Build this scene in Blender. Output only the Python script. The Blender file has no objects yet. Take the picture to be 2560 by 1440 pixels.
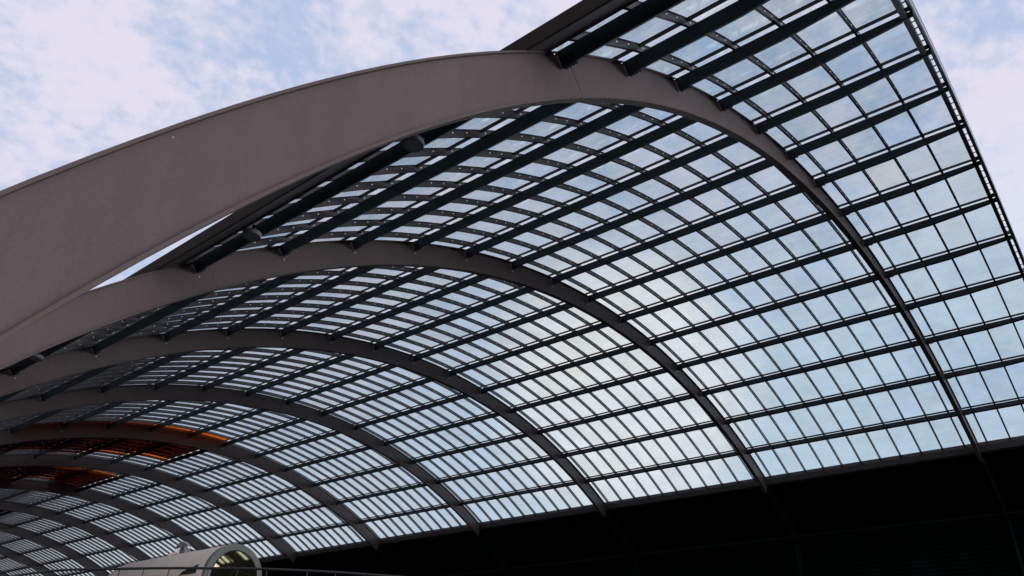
import bpy, math, random
from mathutils import Vector, Matrix
random.seed(7)
scene = bpy.context.scene
COL = scene.collection

# ------------------------------------------------------------------ camera
CAM = (0.0, 0.0, 1.7)
RIGHT = Vector((0.6282857, -0.7772278, 0.0342652))
DOWN = Vector((0.4097207, 0.2931216, -0.8638337))
FWD = Vector((0.6613517, 0.5567735, 0.5026104))
cd = bpy.data.cameras.new('camera')
cam = bpy.data.objects.new('camera', cd)
COL.objects.link(cam)
M = Matrix.Identity(4)
for i in range(3):
    M[i][0] = RIGHT[i]; M[i][1] = -DOWN[i]; M[i][2] = -FWD[i]; M[i][3] = CAM[i]
cam.matrix_world = M
cd.sensor_width = 36.0
cd.lens = 36.0 * 1891.35 / 2560.0
cd.clip_start = 0.1
cd.clip_end = 5000.0
scene.camera = cam

# ------------------------------------------------------------------ sky and sun
SUN_DIR = Vector((0.7888, 0.4744, 0.3908)).normalized()
SUN_EL = math.asin(SUN_DIR.z)
world = bpy.data.worlds.new("World")
scene.world = world
world.use_nodes = True
nt = world.node_tree
nt.nodes.clear()
N = nt.nodes.new; L = nt.links.new
out = N('ShaderNodeOutputWorld'); bg = N('ShaderNodeBackground')
bg.inputs['Strength'].default_value = 0.1
sky = N('ShaderNodeTexSky'); sky.sky_type = 'NISHITA'; sky.sun_disc = False
sky.sun_elevation = SUN_EL
sky.sun_rotation = math.atan2(SUN_DIR.x, SUN_DIR.y)
sky.altitude = 0.0; sky.air_density = 1.0; sky.dust_density = 1.2; sky.ozone_density = 1.6
tc = N('ShaderNodeTexCoord')
sep = N('ShaderNodeSeparateXYZ'); L(tc.outputs['Generated'], sep.inputs[0])
zm = N('ShaderNodeMath'); zm.operation = 'MAXIMUM'; L(sep.outputs['Z'], zm.inputs[0]); zm.inputs[1].default_value = 0.0
zc = N('ShaderNodeMath'); zc.operation = 'ADD'; L(zm.outputs[0], zc.inputs[0]); zc.inputs[1].default_value = 0.35
dv = N('ShaderNodeVectorMath'); dv.operation = 'DIVIDE'
cz = N('ShaderNodeCombineXYZ')
for i in range(3): L(zc.outputs[0], cz.inputs[i])
L(tc.outputs['Generated'], dv.inputs[0]); L(cz.outputs[0], dv.inputs[1])
mp = N('ShaderNodeMapping'); L(dv.outputs[0], mp.inputs['Vector'])
mp.inputs['Rotation'].default_value = (0, 0, 0.75); mp.inputs['Scale'].default_value = (2.1, 2.3, 0.0)
mp.inputs['Location'].default_value = (4.1, 0.9, 0.0)
def noise(scale, detail, rough, dist):
    n = N('ShaderNodeTexNoise'); n.inputs['Scale'].default_value = scale; n.inputs['Detail'].default_value = detail
    n.inputs['Roughness'].default_value = rough; n.inputs['Distortion'].default_value = dist
    L(mp.outputs[0], n.inputs['Vector']); return n
n1 = noise(1.5, 4.0, 0.5, 0.2)
n2 = noise(7.0, 8.0, 0.62, 0.1)
n3 = noise(22.0, 4.0, 0.55, 0.0)
def math_node(op, a, b):
    m = N('ShaderNodeMath'); m.operation = op
    for i, x in enumerate((a, b)):
        if isinstance(x, (int, float)): m.inputs[i].default_value = x
        else: L(x, m.inputs[i])
    return m.outputs[0]
mixn = math_node('ADD', math_node('ADD', math_node('MULTIPLY', n1.outputs[0], 0.42), math_node('MULTIPLY', n2.outputs[0], 0.36)), math_node('MULTIPLY', n3.outputs[0], 0.22))
lowf = N('ShaderNodeMapRange'); lowf.inputs['From Min'].default_value = 0.2; lowf.inputs['From Max'].default_value = 0.6
lowf.inputs['To Min'].default_value = 0.35; lowf.inputs['To Max'].default_value = 1.0
L(sep.outputs['Z'], lowf.inputs['Value'])
mixn = math_node('ADD', math_node('MULTIPLY', math_node('SUBTRACT', mixn, 0.46), lowf.outputs[0]), 0.46)
ramp = N('ShaderNodeValToRGB'); L(mixn, ramp.inputs[0])
ramp.color_ramp.interpolation = 'EASE'
ramp.color_ramp.elements[0].position = 0.38; ramp.color_ramp.elements[0].color = (0.0, 0.0, 0.0, 1)
ramp.color_ramp.elements[1].position = 0.555; ramp.color_ramp.elements[1].color = (1, 1, 1, 1)
# clouds: lavender white away from the sun, warm near it
dot = N('ShaderNodeVectorMath'); dot.operation = 'DOT_PRODUCT'
L(tc.outputs['Generated'], dot.inputs[0]); dot.inputs[1].default_value = SUN_DIR
gl = N('ShaderNodeMapRange'); gl.inputs['From Min'].default_value = 0.978; gl.inputs['From Max'].default_value = 1.0
gl.interpolation_type = 'SMOOTHERSTEP'
L(dot.outputs['Value'], gl.inputs['Value'])
ccol = N('ShaderNodeMixRGB'); L(gl.outputs[0], ccol.inputs[0])
ccol.inputs[2].default_value = (10.5, 9.7, 9.5, 1)
lowc = N('ShaderNodeMapRange'); lowc.inputs['From Min'].default_value = 0.62; lowc.inputs['From Max'].default_value = 0.40
L(sep.outputs['Z'], lowc.inputs['Value'])
rt = N('ShaderNodeMapRange'); rt.inputs['From Min'].default_value = 0.5; rt.inputs['From Max'].default_value = 0.82
L(sep.outputs['X'], rt.inputs['Value'])
cbase = N('ShaderNodeMixRGB'); L(math_node('MULTIPLY', lowc.outputs[0], rt.outputs[0]), cbase.inputs[0])
cbase.inputs[1].default_value = (7.7, 7.35, 8.75, 1); cbase.inputs[2].default_value = (6.9, 7.7, 8.9, 1)
L(cbase.outputs[0], ccol.inputs[1])
bcol = N('ShaderNodeMixRGB'); bcol.blend_type = 'MIX'; bcol.inputs[0].default_value = 0.86
L(sky.outputs[0], bcol.inputs[1]); bcol.inputs[2].default_value = (4.9, 6.0, 8.4, 1)
cm = N('ShaderNodeMixRGB'); L(ramp.outputs[0], cm.inputs[0]); L(bcol.outputs[0], cm.inputs[1]); L(ccol.outputs[0], cm.inputs[2])
def mrange(src, f0, f1, t0=0.0, t1=1.0):
    q = N('ShaderNodeMapRange'); q.interpolation_type = 'SMOOTHSTEP'
    for nm, v_ in (('From Min', f0), ('From Max', f1), ('To Min', t0), ('To Max', t1)): q.inputs[nm].default_value = v_
    L(src, q.inputs['Value']); return q.outputs[0]
# pale warm haze low down at the far end of the hall, and the veiled sun glowing through
hz = math_node('MULTIPLY', mrange(sep.outputs['Z'], 0.34, 0.08), mrange(sep.outputs['X'], 0.80, 0.45))
cm2 = N('ShaderNodeMixRGB'); L(math_node('MULTIPLY', hz, 0.8), cm2.inputs[0]); L(cm.outputs[0], cm2.inputs[1]); cm2.inputs[2].default_value = (10.6, 9.9, 9.9, 1)
cm3 = N('ShaderNodeMixRGB'); L(math_node('MULTIPLY', gl.outputs[0], 0.62), cm3.inputs[0]); L(cm2.outputs[0], cm3.inputs[1]); cm3.inputs[2].default_value = (11.8, 10.5, 10.3, 1)
cm = cm3
# unseen rear sky: low bright band added to light the near arch, dulled elsewhere
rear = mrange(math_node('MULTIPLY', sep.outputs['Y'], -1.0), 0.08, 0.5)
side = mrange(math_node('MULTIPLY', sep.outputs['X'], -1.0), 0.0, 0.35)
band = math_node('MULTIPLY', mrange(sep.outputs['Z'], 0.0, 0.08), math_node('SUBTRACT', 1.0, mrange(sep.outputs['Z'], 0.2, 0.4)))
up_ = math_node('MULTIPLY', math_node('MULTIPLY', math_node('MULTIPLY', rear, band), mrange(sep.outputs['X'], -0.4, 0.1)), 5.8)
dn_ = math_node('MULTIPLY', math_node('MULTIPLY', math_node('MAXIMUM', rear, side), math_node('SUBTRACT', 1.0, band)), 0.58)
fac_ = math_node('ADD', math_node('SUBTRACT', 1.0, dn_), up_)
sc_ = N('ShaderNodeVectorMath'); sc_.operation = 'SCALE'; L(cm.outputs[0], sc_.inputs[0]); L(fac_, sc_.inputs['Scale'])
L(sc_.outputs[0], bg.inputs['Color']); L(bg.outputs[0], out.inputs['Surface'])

sd = bpy.data.lights.new('sun', 'SUN'); sd.energy = 0.5; sd.angle = math.radians(60); sd.color = (1.0, 0.93, 0.86)
sun = bpy.data.objects.new('sun', sd); COL.objects.link(sun)
sun.rotation_euler = SUN_DIR.to_track_quat('Z', 'Y').to_euler()
sun.location = (60, 40, 60)

vs = scene.view_settings
vs.view_transform = 'Standard'; vs.look = 'None'; vs.exposure = 0.0; vs.gamma = 1.0; vs.use_curve_mapping = False
scene.cycles.transparent_max_bounces = 24
scene.cycles.max_bounces = 6

# ------------------------------------------------------------------ materials
def mat(name, base, rough=0.5, spec=0.4, metal=0.0, mottling=0.15, scale=1.5, bump=0.0, fine=0.0, blotch=0.0):
    m = bpy.data.materials.new(name); m.use_nodes = True
    t = m.node_tree; b = t.nodes['Principled BSDF']
    b.inputs['Roughness'].default_value = rough
    b.inputs['Specular IOR Level'].default_value = spec
    b.inputs['Metallic'].default_value = metal
    co = t.nodes.new('ShaderNodeTexCoord')
    n = t.nodes.new('ShaderNodeTexNoise'); n.inputs['Scale'].default_value = scale; n.inputs['Detail'].default_value = 7
    n.inputs['Roughness'].default_value = 0.6
    t.links.new(co.outputs['Object'], n.inputs['Vector'])
    r = t.nodes.new('ShaderNodeValToRGB')
    r.color_ramp.elements[0].position = 0.3; r.color_ramp.elements[1].position = 0.72
    r.color_ramp.elements[0].color = tuple(c * (1 - mottling) for c in base) + (1,)
    r.color_ramp.elements[1].color = tuple(min(1, c * (1 + mottling)) for c in base) + (1,)
    t.links.new(n.outputs['Fac'], r.inputs[0]); last = r.outputs[0]
    if fine:
        n3 = t.nodes.new('ShaderNodeTexNoise'); n3.inputs['Scale'].default_value = 38; n3.inputs['Detail'].default_value = 3
        t.links.new(co.outputs['Object'], n3.inputs['Vector'])
        mr = t.nodes.new('ShaderNodeMapRange'); mr.inputs['From Min'].default_value = 0.3; mr.inputs['From Max'].default_value = 0.7
        mr.inputs['To Min'].default_value = 1 - fine; mr.inputs['To Max'].default_value = 1 + fine
        t.links.new(n3.outputs['Fac'], mr.inputs[0])
        mm = t.nodes.new('ShaderNodeMixRGB'); mm.blend_type = 'MULTIPLY'; mm.inputs[0].default_value = 1
        t.links.new(last, mm.inputs[1]); t.links.new(mr.outputs[0], mm.inputs[2]); last = mm.outputs[0]
    if blotch:      # run-off stains and rubbed patches with a shape of their own
        mpp = t.nodes.new('ShaderNodeMapping'); mpp.inputs['Scale'].default_value = (3.2, 1.0, 0.55)
        t.links.new(co.outputs['Object'], mpp.inputs['Vector'])
        n4 = t.nodes.new('ShaderNodeTexNoise'); n4.inputs['Scale'].default_value = 1.3; n4.inputs['Detail'].default_value = 8; n4.inputs['Roughness'].default_value = 0.7
        t.links.new(mpp.outputs[0], n4.inputs['Vector'])
        m4 = t.nodes.new('ShaderNodeMapRange'); m4.inputs['From Min'].default_value = 0.46; m4.inputs['From Max'].default_value = 0.66
        m4.inputs['To Min'].default_value = 1.0; m4.inputs['To Max'].default_value = 1 - blotch
        t.links.new(n4.outputs['Fac'], m4.inputs[0])
        m5 = t.nodes.new('ShaderNodeMixRGB'); m5.blend_type = 'MULTIPLY'; m5.inputs[0].default_value = 1
        t.links.new(last, m5.inputs[1]); t.links.new(m4.outputs[0], m5.inputs[2]); last = m5.outputs[0]
        # tiny pale chips in the paint
        vo = t.nodes.new('ShaderNodeTexVoronoi'); vo.inputs['Scale'].default_value = 2.6
        t.links.new(co.outputs['Object'], vo.inputs['Vector'])
        lt = t.nodes.new('ShaderNodeMath'); lt.operation = 'LESS_THAN'; lt.inputs[1].default_value = 0.022
        t.links.new(vo.outputs['Distance'], lt.inputs[0])
        m6 = t.nodes.new('ShaderNodeMixRGB'); m6.inputs[2].default_value = (0.5, 0.48, 0.46, 1)
        t.links.new(lt.outputs[0], m6.inputs[0]); t.links.new(last, m6.inputs[1]); last = m6.outputs[0]
    t.links.new(last, b.inputs['Base Color'])
    rr = t.nodes.new('ShaderNodeMapRange'); rr.inputs['To Min'].default_value = max(0.02, rough - 0.08); rr.inputs['To Max'].default_value = rough + 0.1
    t.links.new(n.outputs['Fac'], rr.inputs[0]); t.links.new(rr.outputs[0], b.inputs['Roughness'])
    if bump:
        bn = t.nodes.new('ShaderNodeBump'); bn.inputs['Strength'].default_value = bump; bn.inputs['Distance'].default_value = 0.01
        t.links.new(n.outputs['Fac'], bn.inputs['Height']); t.links.new(bn.outputs[0], b.inputs['Normal'])
    return m

def glass_mat(name, tint, refl=1.0, rough=0.02, var=0.06, dust=0.13):
    m = bpy.data.materials.new(name); m.use_nodes = True
    t = m.node_tree; t.nodes.clear()
    o = t.nodes.new('ShaderNodeOutputMaterial'); tr = t.nodes.new('ShaderNodeBsdfTransparent'); g = t.nodes.new('ShaderNodeBsdfGlossy')
    g.inputs['Roughness'].default_value = rough
    # Schlick reflectance, the same from both sides of the sheet
    ge = t.nodes.new('ShaderNodeNewGeometry'); dp = t.nodes.new('ShaderNodeVectorMath'); dp.operation = 'DOT_PRODUCT'
    t.links.new(ge.outputs['Incoming'], dp.inputs[0]); t.links.new(ge.outputs['Normal'], dp.inputs[1])
    def mth(op, a, b=None):
        q = t.nodes.new('ShaderNodeMath'); q.operation = op
        for i, x in enumerate((a, b)):
            if x is None: continue
            if isinstance(x, (int, float)): q.inputs[i].default_value = x
            else: t.links.new(x, q.inputs[i])
        return q.outputs[0]
    ab = mth('ABSOLUTE', dp.outputs['Value'])
    sch = mth('ADD', mth('MULTIPLY', mth('POWER', mth('SUBTRACT', 1.0, ab), 5.0), 0.96), 0.04)
    mx = t.nodes.new('ShaderNodeMixShader')
    t.links.new(mth('MULTIPLY', sch, refl * 0.55), mx.inputs[0])
    co = t.nodes.new('ShaderNodeTexCoord'); n = t.nodes.new('ShaderNodeTexNoise'); n.inputs['Scale'].default_value = 1.1
    n.inputs['Detail'].default_value = 6; n.inputs['Roughness'].default_value = 0.65
    t.links.new(co.outputs['Object'], n.inputs['Vector'])
    r = t.nodes.new('ShaderNodeValToRGB'); r.color_ramp.elements[0].position = 0.3; r.color_ramp.elements[1].position = 0.7
    r.color_ramp.elements[0].color = tuple(c * (1 - var) for c in tint) + (1,)
    r.color_ramp.elements[1].color = tuple(min(1, c * (1 + var * .6)) for c in tint) + (1,)
    t.links.new(n.outputs['Fac'], r.inputs[0]); t.links.new(r.outputs[0], tr.inputs['Color'])
    # a thin film of dust scatters a little daylight
    tl = t.nodes.new('ShaderNodeBsdfTranslucent'); tl.inputs['Color'].default_value = (0.62, 0.62, 0.58, 1)
    dm = t.nodes.new('ShaderNodeMixShader')
    n5 = t.nodes.new('ShaderNodeTexNoise'); n5.inputs['Scale'].default_value = 0.35; n5.inputs['Detail'].default_value = 5
    t.links.new(co.outputs['Object'], n5.inputs['Vector'])
    md = t.nodes.new('ShaderNodeMapRange'); md.inputs['From Min'].default_value = 0.35; md.inputs['From Max'].default_value = 0.7
    md.inputs['To Min'].default_value = 0.02; md.inputs['To Max'].default_value = dust
    t.links.new(n5.outputs['Fac'], md.inputs[0]); t.links.new(md.outputs[0], dm.inputs[0])
    t.links.new(tr.outputs[0], dm.inputs[1]); t.links.new(tl.outputs[0], dm.inputs[2])
    t.links.new(dm.outputs[0], mx.inputs[1]); t.links.new(g.outputs[0], mx.inputs[2]); t.links.new(mx.outputs[0], o.inputs['Surface'])
    return m

def emit_mat(name, color, strength):
    m = bpy.data.materials.new(name); m.use_nodes = True
    b = m.node_tree.nodes['Principled BSDF']
    b.inputs['Base Color'].default_value = (0.8, 0.8, 0.8, 1)
    b.inputs['Emission Color'].default_value = color + (1,); b.inputs['Emission Strength'].default_value = strength
    return m

M_ARCH = mat('arch_paint', (0.156, 0.120, 0.111), 0.55, 0.2, mottling=0.09, scale=0.55, bump=0.02, fine=0.07, blotch=0.10)
M_FLANGE = mat('flange_paint', (0.150, 0.120, 0.108), 0.65, 0.08, mottling=0.08)
M_PURLIN = mat('purlin_paint', (0.020, 0.032, 0.040), 0.5, 0.3, mottling=0.12)
M_FIN = mat('glazing_bar_paint', (0.095, 0.082, 0.082), 0.45, 0.35, mottling=0.12)
M_RAIL = mat('rail_metal', (0.06, 0.055, 0.06), 0.4, 0.4, mottling=0.1)
M_TUBE = mat('tube_metal', (0.10, 0.10, 0.11), 0.3, 0.5, metal=0.3, mottling=0.1)
M_EAVE = mat('eave_sheet', (0.085, 0.072, 0.072), 0.55, 0.3, mottling=0.15, scale=0.6)
M_DARK = mat('louvre_paint_and_foot_shade', (0.010, 0.018, 0.020), 0.8, 0.1, mottling=0.25, scale=0.5)  # colour of the louvres, also painted shade on the arch feet
M_HALL = mat('hall_cladding', (0.0055, 0.0085, 0.0095), 0.85, 0.05, mottling=0.25, scale=0.5)
M_BOLT = mat('bolt_steel', (0.03, 0.032, 0.035), 0.45, 0.5, metal=0.5)
M_PALE = mat('gusset_paint', (0.32, 0.29, 0.28), 0.5, 0.3)
M_LED = emit_mat('light_point_glow', (0.95, 0.95, 1.0), 0.5)
M_LED.cycles.emission_sampling = 'NONE'
M_GLASS = glass_mat('roof_glass', (0.868, 0.932, 0.948), var=0.03)
M_GLASS2 = glass_mat('roof_glass_dusty', (0.855, 0.915, 0.918), var=0.045)
M_GLASSW = glass_mat('roof_glass_yellowed', (0.895, 0.93, 0.90), var=0.03)
M_EDGE = glass_mat('roof_glass_clear_edge', (0.95, 0.975, 0.98), refl=0.6, dust=0.03)
M_RED = glass_mat('red_roof_glass', (0.25, 0.026, 0.035), var=0.2, dust=0.021)
M_DEEP = glass_mat('deep_orange_roof_glass', (0.60, 0.20, 0.11), var=0.15, dust=0.021)
M_ORANGE = glass_mat('orange_red_roof_glass', (0.95, 0.40, 0.10), var=0.12, dust=0.021)
M_SHELL = mat('pavilion_shell', (0.86, 0.74, 0.64), 0.5, 0.3, mottling=0.06, scale=0.7)
M_RING = mat('pavilion_ring', (0.25, 0.26, 0.23), 0.45, 0.3, mottling=0.06)
M_SEAL = mat('window_seal', (0.015, 0.014, 0.012), 0.6, 0.3)
M_GROUND = mat('paving', (0.035, 0.034, 0.033), 0.85, 0.2, mottling=0.25, scale=0.4, bump=0.2)
M_DECK = mat('deck_concrete', (0.035, 0.035, 0.035), 0.85, 0.2, mottling=0.2)
M_HAND = mat('handrail_steel', (0.045, 0.05, 0.05), 0.4, 0.5, metal=0.4)

# ------------------------------------------------------------------ mesh helpers
class MB:
    def __init__(s): s.v = []; s.f = []; s.m = []
    def quad_box(s, p, mi=0):                 # 8 corners: 0-3 bottom loop, 4-7 top loop
        b = len(s.v); s.v += [tuple(q) for q in p]
        for f in ((3, 2, 1, 0), (4, 5, 6, 7), (0, 1, 5, 4), (1, 2, 6, 5), (2, 3, 7, 6), (3, 0, 4, 7)):
            s.f.append(tuple(b + i for i in f)); s.m.append(mi)
    def box(s, a, b, mi=0):
        (x0, y0, z0), (x1, y1, z1) = a, b
        s.quad_box([(x0, y0, z0), (x1, y0, z0), (x1, y1, z0), (x0, y1, z0), (x0, y0, z1), (x1, y0, z1), (x1, y1, z1), (x0, y1, z1)], mi)
    def loft(s, rings, close=True, mi=0, wrap=False):
        b = len(s.v); n = len(rings[0])
        for r in rings: s.v += [tuple(q) for q in r]
        for i in range(len(rings) - (0 if wrap else 1)):
            j2 = (i + 1) % len(rings)
            for j in range(n):
                k = (j + 1) % n
                s.f.append((b + i * n + j, b + i * n + k, b + j2 * n + k, b + j2 * n + j)); s.m.append(mi)
        if close and not wrap:
            s.f.append(tuple(b + j for j in range(n))[::-1]); s.m.append(mi)
            s.f.append(tuple(b + (len(rings) - 1) * n + j for j in range(n))); s.m.append(mi)
    def tube(s, pts, r, n=10, mi=0):
        rings = []
        for i, p in enumerate(pts):
            p = Vector(p); d = (Vector(pts[min(i + 1, len(pts) - 1)]) - Vector(pts[max(i - 1, 0)])).normalized()
            u = d.orthogonal().normalized() if abs(d.z) > .95 else Vector((0, 0, 1)).cross(d).normalized()
            w = d.cross(u)
            rr = r[i] if isinstance(r, (list, tuple)) else r
            rings.append([p + (u * math.cos(2 * math.pi * k / n) + w * math.sin(2 * math.pi * k / n)) * rr for k in range(n)])
        s.loft(rings, mi=mi)
    def build(s, name, mats, parent=None, smooth=False, origin=None):
        me = bpy.data.meshes.new(name)
        v = s.v
        if origin: v = [(a - origin[0], b - origin[1], c - origin[2]) for a, b, c in v]
        me.from_pydata(v, [], s.f)
        if not isinstance(mats, (list, tuple)): mats = [mats]
        for m in mats: me.materials.append(m)
        if len(mats) > 1: me.polygons.foreach_set('material_index', s.m)
        if smooth: me.polygons.foreach_set('use_smooth', [True] * len(s.f))
        me.validate(); me.update()
        import bmesh
        bm = bmesh.new(); bm.from_mesh(me); bmesh.ops.recalc_face_normals(bm, faces=bm.faces); bm.to_mesh(me); bm.free()
        o = bpy.data.objects.new(name, me); COL.objects.link(o)
        if origin: o.location = origin
        if parent is not None:
            o.parent = parent
            if origin: o.location = Vector(origin) - parent.location if parent.type == 'EMPTY' else origin
            else: o.location = -parent.location if parent.type == 'EMPTY' else (0, 0, 0)
        return o

def thing(name, label, cat, loc=(0, 0, 0), group=None):
    o = bpy.data.objects.new(name, None); COL.objects.link(o); o.location = loc
    o.empty_display_size = 0.5; o['label'] = label; o['category'] = cat
    if group: o['group'] = group
    return o

# ------------------------------------------------------------------ the vault
CX, CZ = 29.9593, -15.1025
def TH(k): return math.radians(28.73 - 4.846 * k)
def P(r, k, y): t = TH(k); return (CX + r * math.sin(t), y, CZ + r * math.cos(t))
def PT(r, k, dt, y):                       # dt = tangential offset in metres, towards the open edge
    t = TH(k) - dt / r; return (CX + r * math.sin(t), y, CZ + r * math.cos(t))
def arc_bar(mb, ra, rb, k0, k1, y0, y1, seg, mi=0):
    rings = []
    for i in range(seg + 1):
        k = k0 + (k1 - k0) * i / seg
        rings.append([P(ra, k, y0), P(ra, k, y1), P(rb, k, y1), P(rb, k, y0)])
    mb.loft(rings, mi=mi)
def long_bar(mb, ra, rb, k, w0, w1, y0, y1, mi=0, seg=1):
    rings = []
    for i in range(seg + 1):
        y = y0 + (y1 - y0) * i / seg
        rings.append([PT(ra, k, w0, y), PT(ra, k, w1, y), PT(rb, k, w1, y), PT(rb, k, w0, y)])
    mb.loft(rings, mi=mi)

Y0, SP, NA = 5.72, 12.0, 12
YEND = Y0 + SP * (NA - 1) + 1.5
YS = 0.96                                   # free end of the glass
K_EAVE = 14.08
canopy = thing('station_canopy', 'long curved glass vault on brown steel arches, with red glass panes far inside', 'station roof', (46.7, 0, 0))

# arches -------------------------------------------------------------------
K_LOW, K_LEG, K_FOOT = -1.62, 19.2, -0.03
for a in range(NA):
    y = Y0 + SP * a
    seg = 110 if a < 3 else 70
    w = MB(); arc_bar(w, 34.335, 35.168, K_FOOT, K_LEG, y, y + 0.08, seg)
    # column below the far springing
    xb, _, zb = P(34.75, K_LOW, y)
    arch = w.build('steel_arch', M_ARCH, canopy)
    ft = MB(); arc_bar(ft, 34.335, 35.168, K_LOW, K_FOOT - .004, y, y + 0.08, 12)  # arch carries on in dark colour, standing in for shade below the base beam
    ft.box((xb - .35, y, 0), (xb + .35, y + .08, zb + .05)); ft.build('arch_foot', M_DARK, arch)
    t = MB(); arc_bar(t, 35.165, 35.2, K_FOOT, K_LEG, y - 0.06, y + 0.14, seg); t.build('top_flange', M_FLANGE, arch)
    b = MB(); arc_bar(b, 34.30, 34.338, K_FOOT, K_LEG, y - 0.06, y + 0.14, seg); b.build('bottom_flange', M_FLANGE, arch)
    if a < 3:
        for ks in (13.86, 9.6, 5.2):
            s = MB(); arc_bar(s, 34.345, 35.16, ks - 0.0022, ks + 0.0022, y - 0.003, y + 0.001, 1)
            s.build('weld_seam', M_EAVE, arch)

# purlins ------------------------------------------------------------------
for k in range(1, 15):
    m = MB()
    ys = [0.70, 0.96, 1.7, 2.4, 3.15, Y0 + 0.1, YEND]
    rb = [35.065, 35.05, 35.003, 34.96, 34.915, 34.915, 34.915]
    rings = []
    for yy, r in zip(ys, rb):
        rings.append([PT(r, k, -.04, yy), PT(r, k, .04, yy), PT(35.197, k, .04, yy), PT(35.197, k, -.04, yy)])
    m.loft(rings)
    rings = []
    for yy, r in zip(ys[1:], rb[1:]):
        rings.append([PT(r - .018, k, -.055, yy), PT(r - .018, k, .055, yy), PT(r + .002, k, .055, yy), PT(r + .002, k, -.055, yy)])
    m.loft(rings)
    m.build('purlin', M_PURLIN, canopy)

# purlin brackets at the arches ---------------------------------------------
def bracket_geo(mb, a, k, bolts=True):
    y = Y0 + SP * a
    # pale end plate standing on the arch web
    p = [PT(34.885, k, -.05, y - .045), PT(34.885, k, .07, y - .045), PT(34.885, k, .07, y - .002), PT(34.885, k, -.05, y - .002),
         PT(35.12, k, -.05, y - .045), PT(35.12, k, .15, y - .045), PT(35.12, k, .15, y - .002), PT(35.12, k, -.05, y - .002)]
    mb.quad_box(p, 1)
    # splice plates under, over and beside the purlin
    long_bar(mb, 34.877, 34.899, k, -.062, .062, y - .34, y - .047)
    long_bar(mb, 34.92, 35.15, k, .041, .052, y - .34, y - .047)
    if bolts:
        for j in range(4):
            for s in (-.04, .04):
                yy = y - .085 - .07 * j
                long_bar(mb, 34.845, 34.876, k, s - .014, s + .014, yy - .015, yy + .015, 2)
        for j in range(4):
            for rr in (34.98, 35.07):
                yy = y - .085 - .07 * j
                long_bar(mb, rr - .014, rr + .014, k, .053, .072, yy - .014, yy + .014, 2)
rest = MB(); cnt = 0
order = sorted([(a, k) for a in range(NA) for k in range(1, 15)], key=lambda q: (P(35, q[1], Y0 + SP * q[0])[0] ** 2 + (Y0 + SP * q[0]) ** 2 + P(35, q[1], 0)[2] ** 2))
for a, k in order:
    if cnt < 100:
        m = MB(); bracket_geo(m, a, k, a < 4); m.build('purlin_bracket', [M_PURLIN, M_PALE, M_BOLT], canopy); cnt += 1
    else: bracket_geo(rest, a, k, False)
o = rest.build('purlin_bracket', [M_PURLIN, M_PALE, M_BOLT], canopy); o['kind'] = 'stuff'

# glazing bars (curved) -----------------------------------------------------
FY = [3.07 + 1.1 * n for n in range(-1, int((YEND - 3.07) / 1.1) + 1)]
def fin_geo(mb, y, seg, hw=.030):
    arc_bar(mb, 35.212, 35.392, 0.0, K_EAVE, y - .006, y + .006, seg)
    arc_bar(mb, 35.203, 35.214, 0.0, K_EAVE, y - hw, y + hw, seg)
    arc_bar(mb, 35.390, 35.402, 0.0, K_EAVE, y - hw, y + hw, seg)
rest = MB()
for i, y in enumerate(FY):
    if i < 100:
        m = MB(); fin_geo(m, y, 56 if i < 45 else 28); m.build('glazing_bar', M_FIN, canopy)
    else: fin_geo(rest, y, 28)
o = rest.build('glazing_bar', M_FIN, canopy); o['kind'] = 'stuff'

# straight glazing rails ------------------------------------------------------
for k in range(1, 15):
    m = MB()
    yy = [YS] + FY + [YEND]
    for i in range(len(yy) - 1):
        if yy[i + 1] - yy[i] < .1: continue
        long_bar(m, 35.322, 35.39, k, -.055, -.022, yy[i] + .007, yy[i + 1] - .007)
        long_bar(m, 35.39, 35.401, k, -.065, -.01, yy[i] + .032, yy[i + 1] - .032)
    m.build('glazing_rail', M_RAIL, canopy)

# glass panes ------------------------------------------------------------------
def pane_geo(mb, c, y0, y1, cut=None):
    k0, k1 = c - .012, c + 1 - .03
    if c == 13: k1 = c + 1.06
    seg = 5; ks = [k0 + (k1 - .19 - k0) * i / 4 for i in range(5)] + [k1]
    for i in range(5):
        ra, rb = 35.404, 35.416
        a, b = ks[i], ks[i + 1]
        q = []
        for r in (ra, rb): q += [P(r, a, y0), P(r, a, y1), P(r, b, y1), P(r, b, y0)]
        base = len(mb.v); mb.v += q
        mi = 1 if i == 4 else 0
        fs = [(0, 1, 2, 3), (7, 6, 5, 4), (0, 4, 5, 1), (3, 2, 6, 7)]
        if i == 0: fs.append((0, 3, 7, 4))
        if i == 4: fs.append((1, 5, 6, 2))
        for f in fs: mb.f.append(tuple(base + t for t in f)); mb.m.append(mi)
def red_kind(c, g):
    """letters of red glass: c = row of panes, g = gap between two curved bars"""
    for rows, lo, hi in (({6: 53, 7: 54, 8: 55, 9: 54, 10: 54}, 45, None), ({6: 69, 7: 66, 8: 68, 9: 68}, 61, None),
                         ({6: 87, 7: 87, 8: 86}, 82, None)):
        if c in rows and lo <= g <= rows[c]:
            return 2 if g in (lo, rows[c]) else 1
    return 0
YB = [YS] + FY + [YEND]
cells = []
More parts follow.
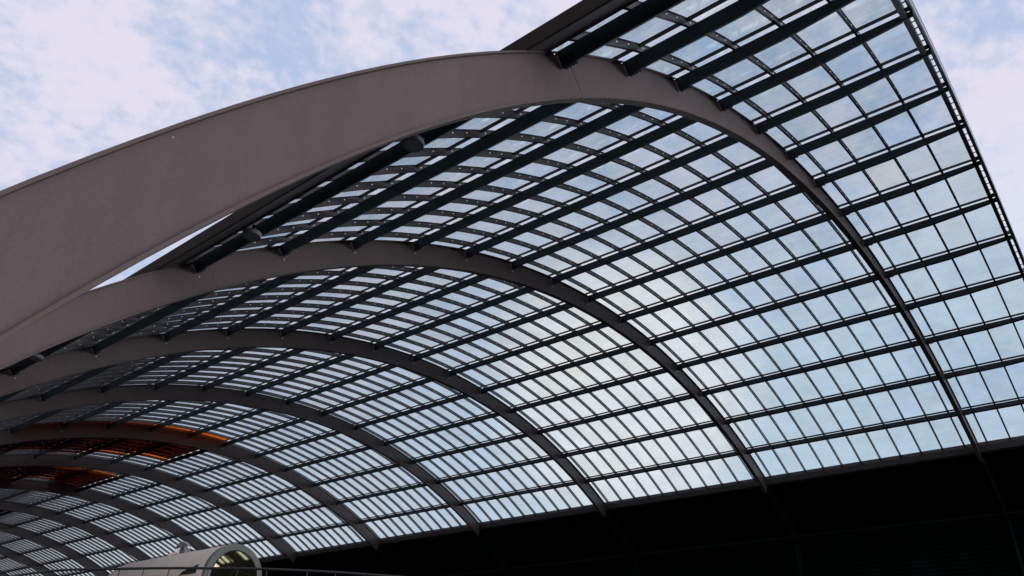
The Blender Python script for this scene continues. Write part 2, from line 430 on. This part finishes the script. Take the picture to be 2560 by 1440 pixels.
for gi in range(len(YB) - 1):
    if YB[gi + 1] - YB[gi] < .1: continue
    for c in range(0, 14):
        y0, y1 = YB[gi] + .008, YB[gi + 1] - .008
        g = round((YB[gi] - 3.07) / 1.1)
        red = red_kind(c, g)
        x, _, z = P(35.41, c + .5, 0)
        d = math.sqrt(x * x + y0 * y0 + z * z)
        # how obliquely the pane is seen
        n = Vector((math.sin(TH(c + .5)), 0, math.cos(TH(c + .5))))
        vdir = Vector((x, y0 + .5, z - 1.7)).normalized()
        pc = Vector((x, y0 + .5, z - 1.7)); cxz = pc.dot(FWD)
        inview = cxz > 1 and abs(pc.dot(RIGHT) / cxz) < .66 and abs(pc.dot(DOWN) / cxz) < .37
        cells.append((-(abs(n.dot(vdir)) / d ** 2) * (1 if inview else 1e-3), c, y0, y1, g, red))
cells.sort()
rest = MB(); rest2 = MB(); restr = MB(); resto = MB(); cnt = 0; cr = 0
for sz, c, y0, y1, g, red in cells:
    if red:
        m = MB(); pane_geo(m, c, y0, y1)
        mt = M_RED if red == 1 else (M_ORANGE if c <= 7 else M_DEEP)
        if cr < 100:
            o = m.build('red_glass_pane', [mt, mt], canopy); cr += 1
            if red == 2 and c <= 7: o['label'] = 'bright orange red glass pane at the edge of a red patch'
        else:
            pane_geo(restr if red == 1 else resto, c, y0, y1)
        continue
    if cnt < 100:
        m = MB(); pane_geo(m, c, y0, y1)
        warm = (c == 7 and g == 0)
        dusty = random.random() < .3
        o = m.build('glass_pane', [M_GLASSW if warm else (M_GLASS2 if dusty else M_GLASS), M_EDGE], canopy); cnt += 1
        if warm: o['label'] = 'slightly yellowed glass pane near the free end of the roof'
    else:
        pane_geo(rest if random.random() < .7 else rest2, c, y0, y1)
merged = MB(); merged.v = rest.v + rest2.v
merged.f = rest.f + [tuple(i + len(rest.v) for i in f) for f in rest2.f]
merged.m = [0 if i == 0 else 2 for i in rest.m] + [1 if i == 0 else 2 for i in rest2.m]
o = merged.build('glass_pane', [M_GLASS, M_GLASS2, M_EDGE], canopy); o['kind'] = 'stuff'
if restr.v or resto.v:
    mg = MB(); mg.v = restr.v + resto.v
    mg.f = restr.f + [tuple(i + len(restr.v) for i in f) for f in resto.f]
    mg.m = [0] * len(restr.f) + [1] * len(resto.f)
    o = mg.build('red_glass_pane', [M_RED, M_ORANGE], canopy); o['kind'] = 'stuff'

# small light points on the bars and arches ---------------------------------------
pts = []
for i, y in enumerate(FY):
    for c in range(0, 14):
        for f in (-.064, .193, .38):
            if c + f < 0.05: continue
            pts.append((35.318, c + f, y - .008))
for a in range(NA):
    for k in range(1, 15):
        pts.append((34.766, k, Y0 + SP * a) if a else (35.145, k + .06, Y0 - .045))
def led_geo(mb, r, k, y):
    x, _, z = P(r, k, y); R = .0135 if y < 30 else .009
    ring0 = [(x + R * math.cos(q * math.pi / 4), y - .001, z + R * math.sin(q * math.pi / 4)) for q in range(8)]
    ring1 = [(x + R * .7 * math.cos(q * math.pi / 4), y - .014, z + R * .7 * math.sin(q * math.pi / 4)) for q in range(8)]
    mb.loft([ring0, ring1])
def leddist(q):
    x, y, z = P(*q); pc = Vector((x, y, z - 1.7)); c = pc.dot(FWD)
    iv = c > 1 and abs(pc.dot(RIGHT) / c) < .66 and abs(pc.dot(DOWN) / c) < .37
    return pc.length + (0 if iv else 1000)
pts.sort(key=leddist)
rest = MB()
for i, q in enumerate(pts):
    if i < 100: m = MB(); led_geo(m, *q); m.build('light_point', M_LED, canopy)
    else: led_geo(rest, *q)
o = rest.build('light_point', M_LED, canopy); o['kind'] = 'stuff'

# free end of the roof: end beam, edge tube and the stubs between them --------------
m = MB()
arc_bar(m, 35.07, 35.42, -0.05, 14.4, 0.83, 0.845, 120)
arc_bar(m, 35.07, 35.085, -0.05, 14.4, 0.845, 0.955, 120)
arc_bar(m, 35.405, 35.42, -0.05, 14.4, 0.845, 0.95, 120)
m.build('end_beam', M_PURLIN, canopy)
m = MB(); rings = []
for i in range(181):
    k = -0.05 + 14.5 * i / 180; rr = .072
    c = [(.2 * 0 + 35.24 + rr * math.cos(q * math.pi / 6), 0.675 + rr * math.sin(q * math.pi / 6)) for q in range(12)]
    rings.append([P(r, k, yy) for r, yy in c])
m.loft(rings); m.build('edge_tube', M_TUBE, canopy, smooth=True)
m = MB()
n = int(14.4 * 4.846 / 0.81)
for i in range(n):
    k = 0.05 + i * 0.81 / 4.846
    long_bar(m, 35.20, 35.225, k, -.012, .012, 0.70, 0.832)
for k in range(1, 15):
    for j in range(5): long_bar(m, 35.16, 35.19, k + .06 + .02 * j, -.005, .005, 0.70, 0.832)
m.build('stub_row', M_PURLIN, canopy)

# upper eave gutter, base beam -------------------------------------------------------
m = MB()
pr = [(35.205, K_EAVE + .005), (35.185, 14.385), (35.21, 14.402), (35.42, 14.402), (35.432, 14.37), (35.42, K_EAVE + .02)]
m.loft([[P(r, k, yy) for r, k in pr] for yy in (YS - .1, 30, 60, 90, YEND)])
eave = m.build('eave_gutter', M_EAVE, canopy)
s = MB()
for j in range(int((YEND - 2) / 6) + 1):
    yj = 8.72 + 6 * j
    s.quad_box([P(35.178, 14.385, yj), P(35.178, 14.385, yj + .006), P(35.2, K_EAVE + .01, yj + .006), P(35.2, K_EAVE + .01, yj),
                P(35.2, 14.385, yj), P(35.2, 14.385, yj + .006), P(35.21, K_EAVE + .01, yj + .006), P(35.21, K_EAVE + .01, yj)])
s.build('gutter_joint', M_PURLIN, eave)
m = MB()
pr = [(34.90, -.035), (34.90, .015), (35.19, .06), (35.45, .06), (35.45, -.035)]
m.loft([[P(r, k, yy) for r, k in pr] for yy in (YS - .3, 40, 80, YEND)])
m.build('base_beam', M_EAVE, canopy)
for a in range(-1, NA):
    y0 = Y0 + SP * a + .14 if a >= 0 else -8.0
    y1 = Y0 + SP * (a + 1) - .06 if a < NA - 1 else YEND
    m = MB(); nsl = 30
    for i in range(nsl):
        ka = -.04 - 1.56 * i / nsl; kb = ka - 1.56 / nsl * .8
        rings = [[P(35.20, ka, yy), P(35.25, kb, yy), P(35.27, kb, yy), P(35.225, ka, yy)] for yy in (y0, y1)]
        m.loft(rings)
    arc_bar(m, 35.30, 35.33, -.04, -1.62, y0 - .09, y1 + .10, 8)
    m.build('louvre_panel', M_DARK, canopy)

# ------------------------------------------------------------------ dark hall wall below the louvres
XW, _, ZW = P(35.3, -1.62, 0)
hall = thing('hall_wall', 'nearly black ribbed wall of the train hall below the glass vault', 'wall', (XW, 0, 0))
m = MB(); m.box((XW + .12, -30, 0), (XW + .5, YEND + 2, ZW + .1)); m.build('wall_face', M_HALL, hall)
m = MB()
z = 5.6
while z < ZW - .1:
    m.quad_box([(XW + .02, -30, z), (XW + .05, -30, z - .02), (XW + .05, YEND, z - .02), (XW + .02, YEND, z),
                (XW + .09, -30, z + .16), (XW + .119, -30, z + .14), (XW + .119, YEND, z + .14), (XW + .09, YEND, z + .16)])
    z += .24
m.build('louvre_slats', M_HALL, hall)

# ------------------------------------------------------------------ drum downlights under the top purlin
def drum(y, label):
    x, _, z = P(34.90, 14.165, y); z += .14
    h = 0.12; R = .225
    t = thing('downlight', label, 'lamp', (x, y, z), 'drum downlights under the top edge of the roof')
    ax = Vector((0, 0, 1))
    m = MB(); n = 32; rings = []
    for r, zz in ((R * .86, -h), (R * .97, -h), (R, -h + .015), (R, -.02), (R * .97, -.01), (R * .5, 0.0)):
        rings.append([(x + r * math.cos(2 * math.pi * q / n), y + r * math.sin(2 * math.pi * q / n), z - .02 + zz) for q in range(n)])
    m.loft(rings, close=True); m.build('housing', M_TUBE2, t, smooth=False)
    m = MB(); m.tube([(x, y, z - .03), (x, y, z + .19)], .035, 10); m.build('mount', M_BOLT, t)
    m = MB(); rings = []
    for r, zz in ((R * .84, -h - .004), (R * .80, -h + .002), (R * .80, -h - .010)):
        rings.append([(x + r * math.cos(2 * math.pi * q / n), y + r * math.sin(2 * math.pi * q / n), z - .02 + zz) for q in range(n)])
    m.loft(rings); m.build('lens', M_LENS, t)
M_TUBE2 = mat('lamp_housing', (0.24, 0.25, 0.25), 0.45, 0.3)
M_LENS = mat('unlit_lens', (0.42, 0.46, 0.44), 0.5, 0.25)
drum(9.1, 'round drum downlight just under the big near arch, at the top edge of the roof')
drum(14.6, 'round drum downlight under the roof edge, midway between the first and second arches')
drum(26.75, 'small round drum downlight beyond the second arch, at the far left')

# ------------------------------------------------------------------ tube pavilion
PXC, PZC, PY = 24.58, 8.35, 40.0
pav = thing('tube_pavilion', 'pale horizontal tube shaped cabin with a round tinted end window on the raised deck', 'pavilion', (PXC, PY + 6, 5.3))
n = 64
def circ(r, y, zoff=0): return [(PXC + r * math.cos(2 * math.pi * q / n), y, PZC + zoff + r * math.sin(2 * math.pi * q / n)) for q in range(n)]
m = MB(); L_ = 11.0
prof = [(1.79, .03), (1.79, L_)] + [(1.79 * math.cos(a), L_ + 2.6 * math.sin(a)) for a in [math.pi / 2 * i / 10 for i in range(1, 10)]] + [(.12, L_ + 2.59)]
m.loft([circ(r, PY + d) for r, d in prof]); m.build('shell', M_SHELL, pav, smooth=True)
m = MB(); prof = [(1.80, .25), (1.80, -.02), (1.76, -.06), (1.47, -.06), (1.44, -.02), (1.44, .05), (1.70, .05), (1.70, .25)]
m.loft([circ(r, PY + d) for r, d in prof], close=False, wrap=True); m.build('end_ring', M_RING, pav, smooth=False)
win = MB(); win.loft([circ(1.43, PY - .035), circ(1.43, PY + .02)])
M_WIN = bpy.data.materials.new('tinted_mirror_glass'); M_WIN.use_nodes = True
t = M_WIN.node_tree; b = t.nodes['Principled BSDF']; b.inputs['Base Color'].default_value = (0.17, 0.15, 0.085, 1)
b.inputs['Metallic'].default_value = 0.9; b.inputs['Roughness'].default_value = 0.025
wn = t.nodes.new('ShaderNodeTexNoise'); wn.inputs['Scale'].default_value = 1.2
bp = t.nodes.new('ShaderNodeBump'); bp.inputs['Strength'].default_value = 0.0015; bp.inputs['Distance'].default_value = 0.05
t.links.new(wn.outputs['Fac'], bp.inputs['Height']); t.links.new(bp.outputs[0], b.inputs['Normal'])
w = win.build('end_window', M_WIN, pav)
m = MB(); m.loft([circ(r, PY + d) for r, d in ((1.445, -.05), (1.445, -.036), (1.40, -.036), (1.40, -.05))], close=False, wrap=True)
m.build('window_seal', M_SEAL, w)
m = MB()
m.tube([(PXC - 1.25, PY - .05, PZC + .62), (PXC - .2, PY - .05, PZC + .42), (PXC + 1.0, PY - .05, PZC + .30)], .035, 8)
m.tube([(PXC - .15, PY - .05, PZC + .42), (PXC - .35, PY - .05, PZC - .25)], .03, 8)
m.tube([(PXC - .15, PY - .05, PZC + .42), (PXC + .25, PY - .05, PZC - .1)], .03, 8)
for dx in (-.7, 0.0, .7): m.tube([(PXC + dx, PY - .045, PZC - .15), (PXC + dx, PY - .045, PZC - 1.2)], .02, 6)
m.build('window_bracing', M_SEAL, w)
m = MB()                                                   # dark wedge on the side of the shell
def sh(ang, y, r): return (PXC + r * math.cos(ang), y, PZC + r * math.sin(ang))
A = math.radians
m.quad_box([sh(A(178), PY + 2.6, 1.78), sh(A(178), PY + .9, 1.78), sh(A(178), PY + .9, 1.82), sh(A(178), PY + 2.6, 1.82),
            sh(A(172), PY + 2.3, 1.78), sh(A(163), PY + .9, 1.78), sh(A(163), PY + .9, 1.82), sh(A(172), PY + 2.3, 1.82)])
m.build('dark_side_wedge', M_SEAL, pav)
m = MB()
for yy in (PY + 1.5, PY + 5.5, PY + 9.5): m.box((PXC - .8, yy - .3, 5.25), (PXC + .8, yy + .3, 6.75))
m.build('plinth', M_DECK, pav)

# polished ball on the tube
M_BALL = bpy.data.materials.new('clear_dome_plastic'); M_BALL.use_nodes = True
b = M_BALL.node_tree.nodes['Principled BSDF']; b.inputs['Base Color'].default_value = (0.95, 0.93, 0.94, 1)
b.inputs['Roughness'].default_value = 0.05; b.inputs['Transmission Weight'].default_value = 0.85; b.inputs['IOR'].default_value = 1.2
bx, by, bz = 24.58, 46.25, 10.52
ball = thing('globe_lamp', 'clear shiny globe standing on top of the pale tube cabin', 'globe', (bx, by, 10.14))
m = MB(); rings = []
for i in range(1, 24):
    a = math.pi * i / 24; rings.append([(bx + .42 * math.sin(a) * math.cos(2 * math.pi * q / 32), by + .42 * math.sin(a) * math.sin(2 * math.pi * q / 32), bz - .42 * math.cos(a)) for q in range(32)])
m.loft(rings); m.build('globe', M_BALL, ball, smooth=True)
m = MB(); m.tube([(bx, by, 10.11), (bx, by, 10.22)], [.34, .22], 20); m.tube([(bx - .75, by + .1, 10.05), (bx - .3, by, 10.25)], .07, 8)
m.build('base', M_SHELL, ball)
m = MB(); m.tube([(bx, by, 10.22), (bx - .04, by, 10.62)], [.16, .09], 12); m.build('core', M_SEAL, ball, smooth=True)

# ------------------------------------------------------------------ raised deck, parapet and handrail
RP = [(12.0, 45.0), (12.45, 41.5), (12.75, 38.9), (12.9, 36.0), (13.23, 33.72), (14.26, 31.22), (14.99, 29.57), (15.78, 28.08), (16.93, 26.16),
      (17.86, 25.06), (18.7, 24.17), (20.29, 22.82), (22.5, 21.2), (26.0, 19.2), (32.0, 16.5), (44.0, 13.0)]
def resample(pts, step):
    # Catmull-Rom then even spacing
    res = []
    for i in range(len(pts) - 1):
        p0 = Vector(pts[max(i - 1, 0)]); p1 = Vector(pts[i]); p2 = Vector(pts[i + 1]); p3 = Vector(pts[min(i + 2, len(pts) - 1)])
        for j in range(12):
            t = j / 12; res.append(.5 * ((2 * p1) + (p2 - p0) * t + (2 * p0 - 5 * p1 + 4 * p2 - p3) * t * t + (-p0 + 3 * p1 - 3 * p2 + p3) * t ** 3))
    res.append(Vector(pts[-1])); o = [res[0]]; acc = 0
    for a, b in zip(res, res[1:]):
        d = (b - a).length; acc += d
        if acc >= step: o.append(b); acc = 0
    return o
rp = resample(RP, .45)
railing = thing('parapet_railing', 'thin dark steel handrail on short posts curving along the deck parapet', 'railing', (16.9, 26.2, 6.2))
m = MB(); m.tube([(p.x, p.y, 6.5) for p in rp], .048, 10); m.build('handrail', M_HAND, railing, smooth=True)
post_at = []
acc = 0; nxt = 0.0
for a, b in zip(rp, rp[1:]):
    acc += (b - a).length
    if acc >= nxt: post_at.append(b); nxt += 1.25
for p in post_at:
    m = MB(); m.tube([(p.x, p.y, 6.17), (p.x, p.y, 6.48)], .018, 8); m.build('post', M_HAND, railing)
    if len(post_at) > 95: pass
deck = MB(); ring_t = [(p.x, p.y) for p in rp]
par = MB(); rings = []
for i, p in enumerate(rp):
    d = (rp[min(i + 1, len(rp) - 1)] - rp[max(i - 1, 0)]).normalized(); nrm = Vector((-d.y, d.x))
    a = p + nrm * .09; c = p - nrm * .09
    rings.append([(a.x, a.y, 4.6), (c.x, c.y, 4.6), (c.x, c.y, 6.2), (a.x, a.y, 6.2)])
par.loft(rings); o = par.build('parapet', M_DECK); o['label'] = 'low dark concrete parapet along the raised deck below the handrail'; o['category'] = 'parapet'
# deck slab behind the parapet
bt = [(p.x, p.y) for p in rp] + [(XW - .3, 13.0), (XW - .3, YEND), (12.0, YEND)]
b0 = len(bt); dm = MB(); dm.v = [(x, y, 4.7) for x, y in bt] + [(x, y, 5.3) for x, y in bt]
dm.f = [tuple(range(b0))[::-1], tuple(range(b0, 2 * b0))] + [(i, (i + 1) % b0, b0 + (i + 1) % b0, b0 + i) for i in range(b0)]
dm.m = [0] * len(dm.f); o = dm.build('deck', M_DECK); o['kind'] = 'structure'
g = MB(); g.v = [(-600, -600, 0), (600, -600, 0), (600, 600, 0), (-600, 600, 0)]; g.f = [(0, 1, 2, 3)]; g.m = [0]
o = g.build('ground', M_GROUND); o['kind'] = 'structure'
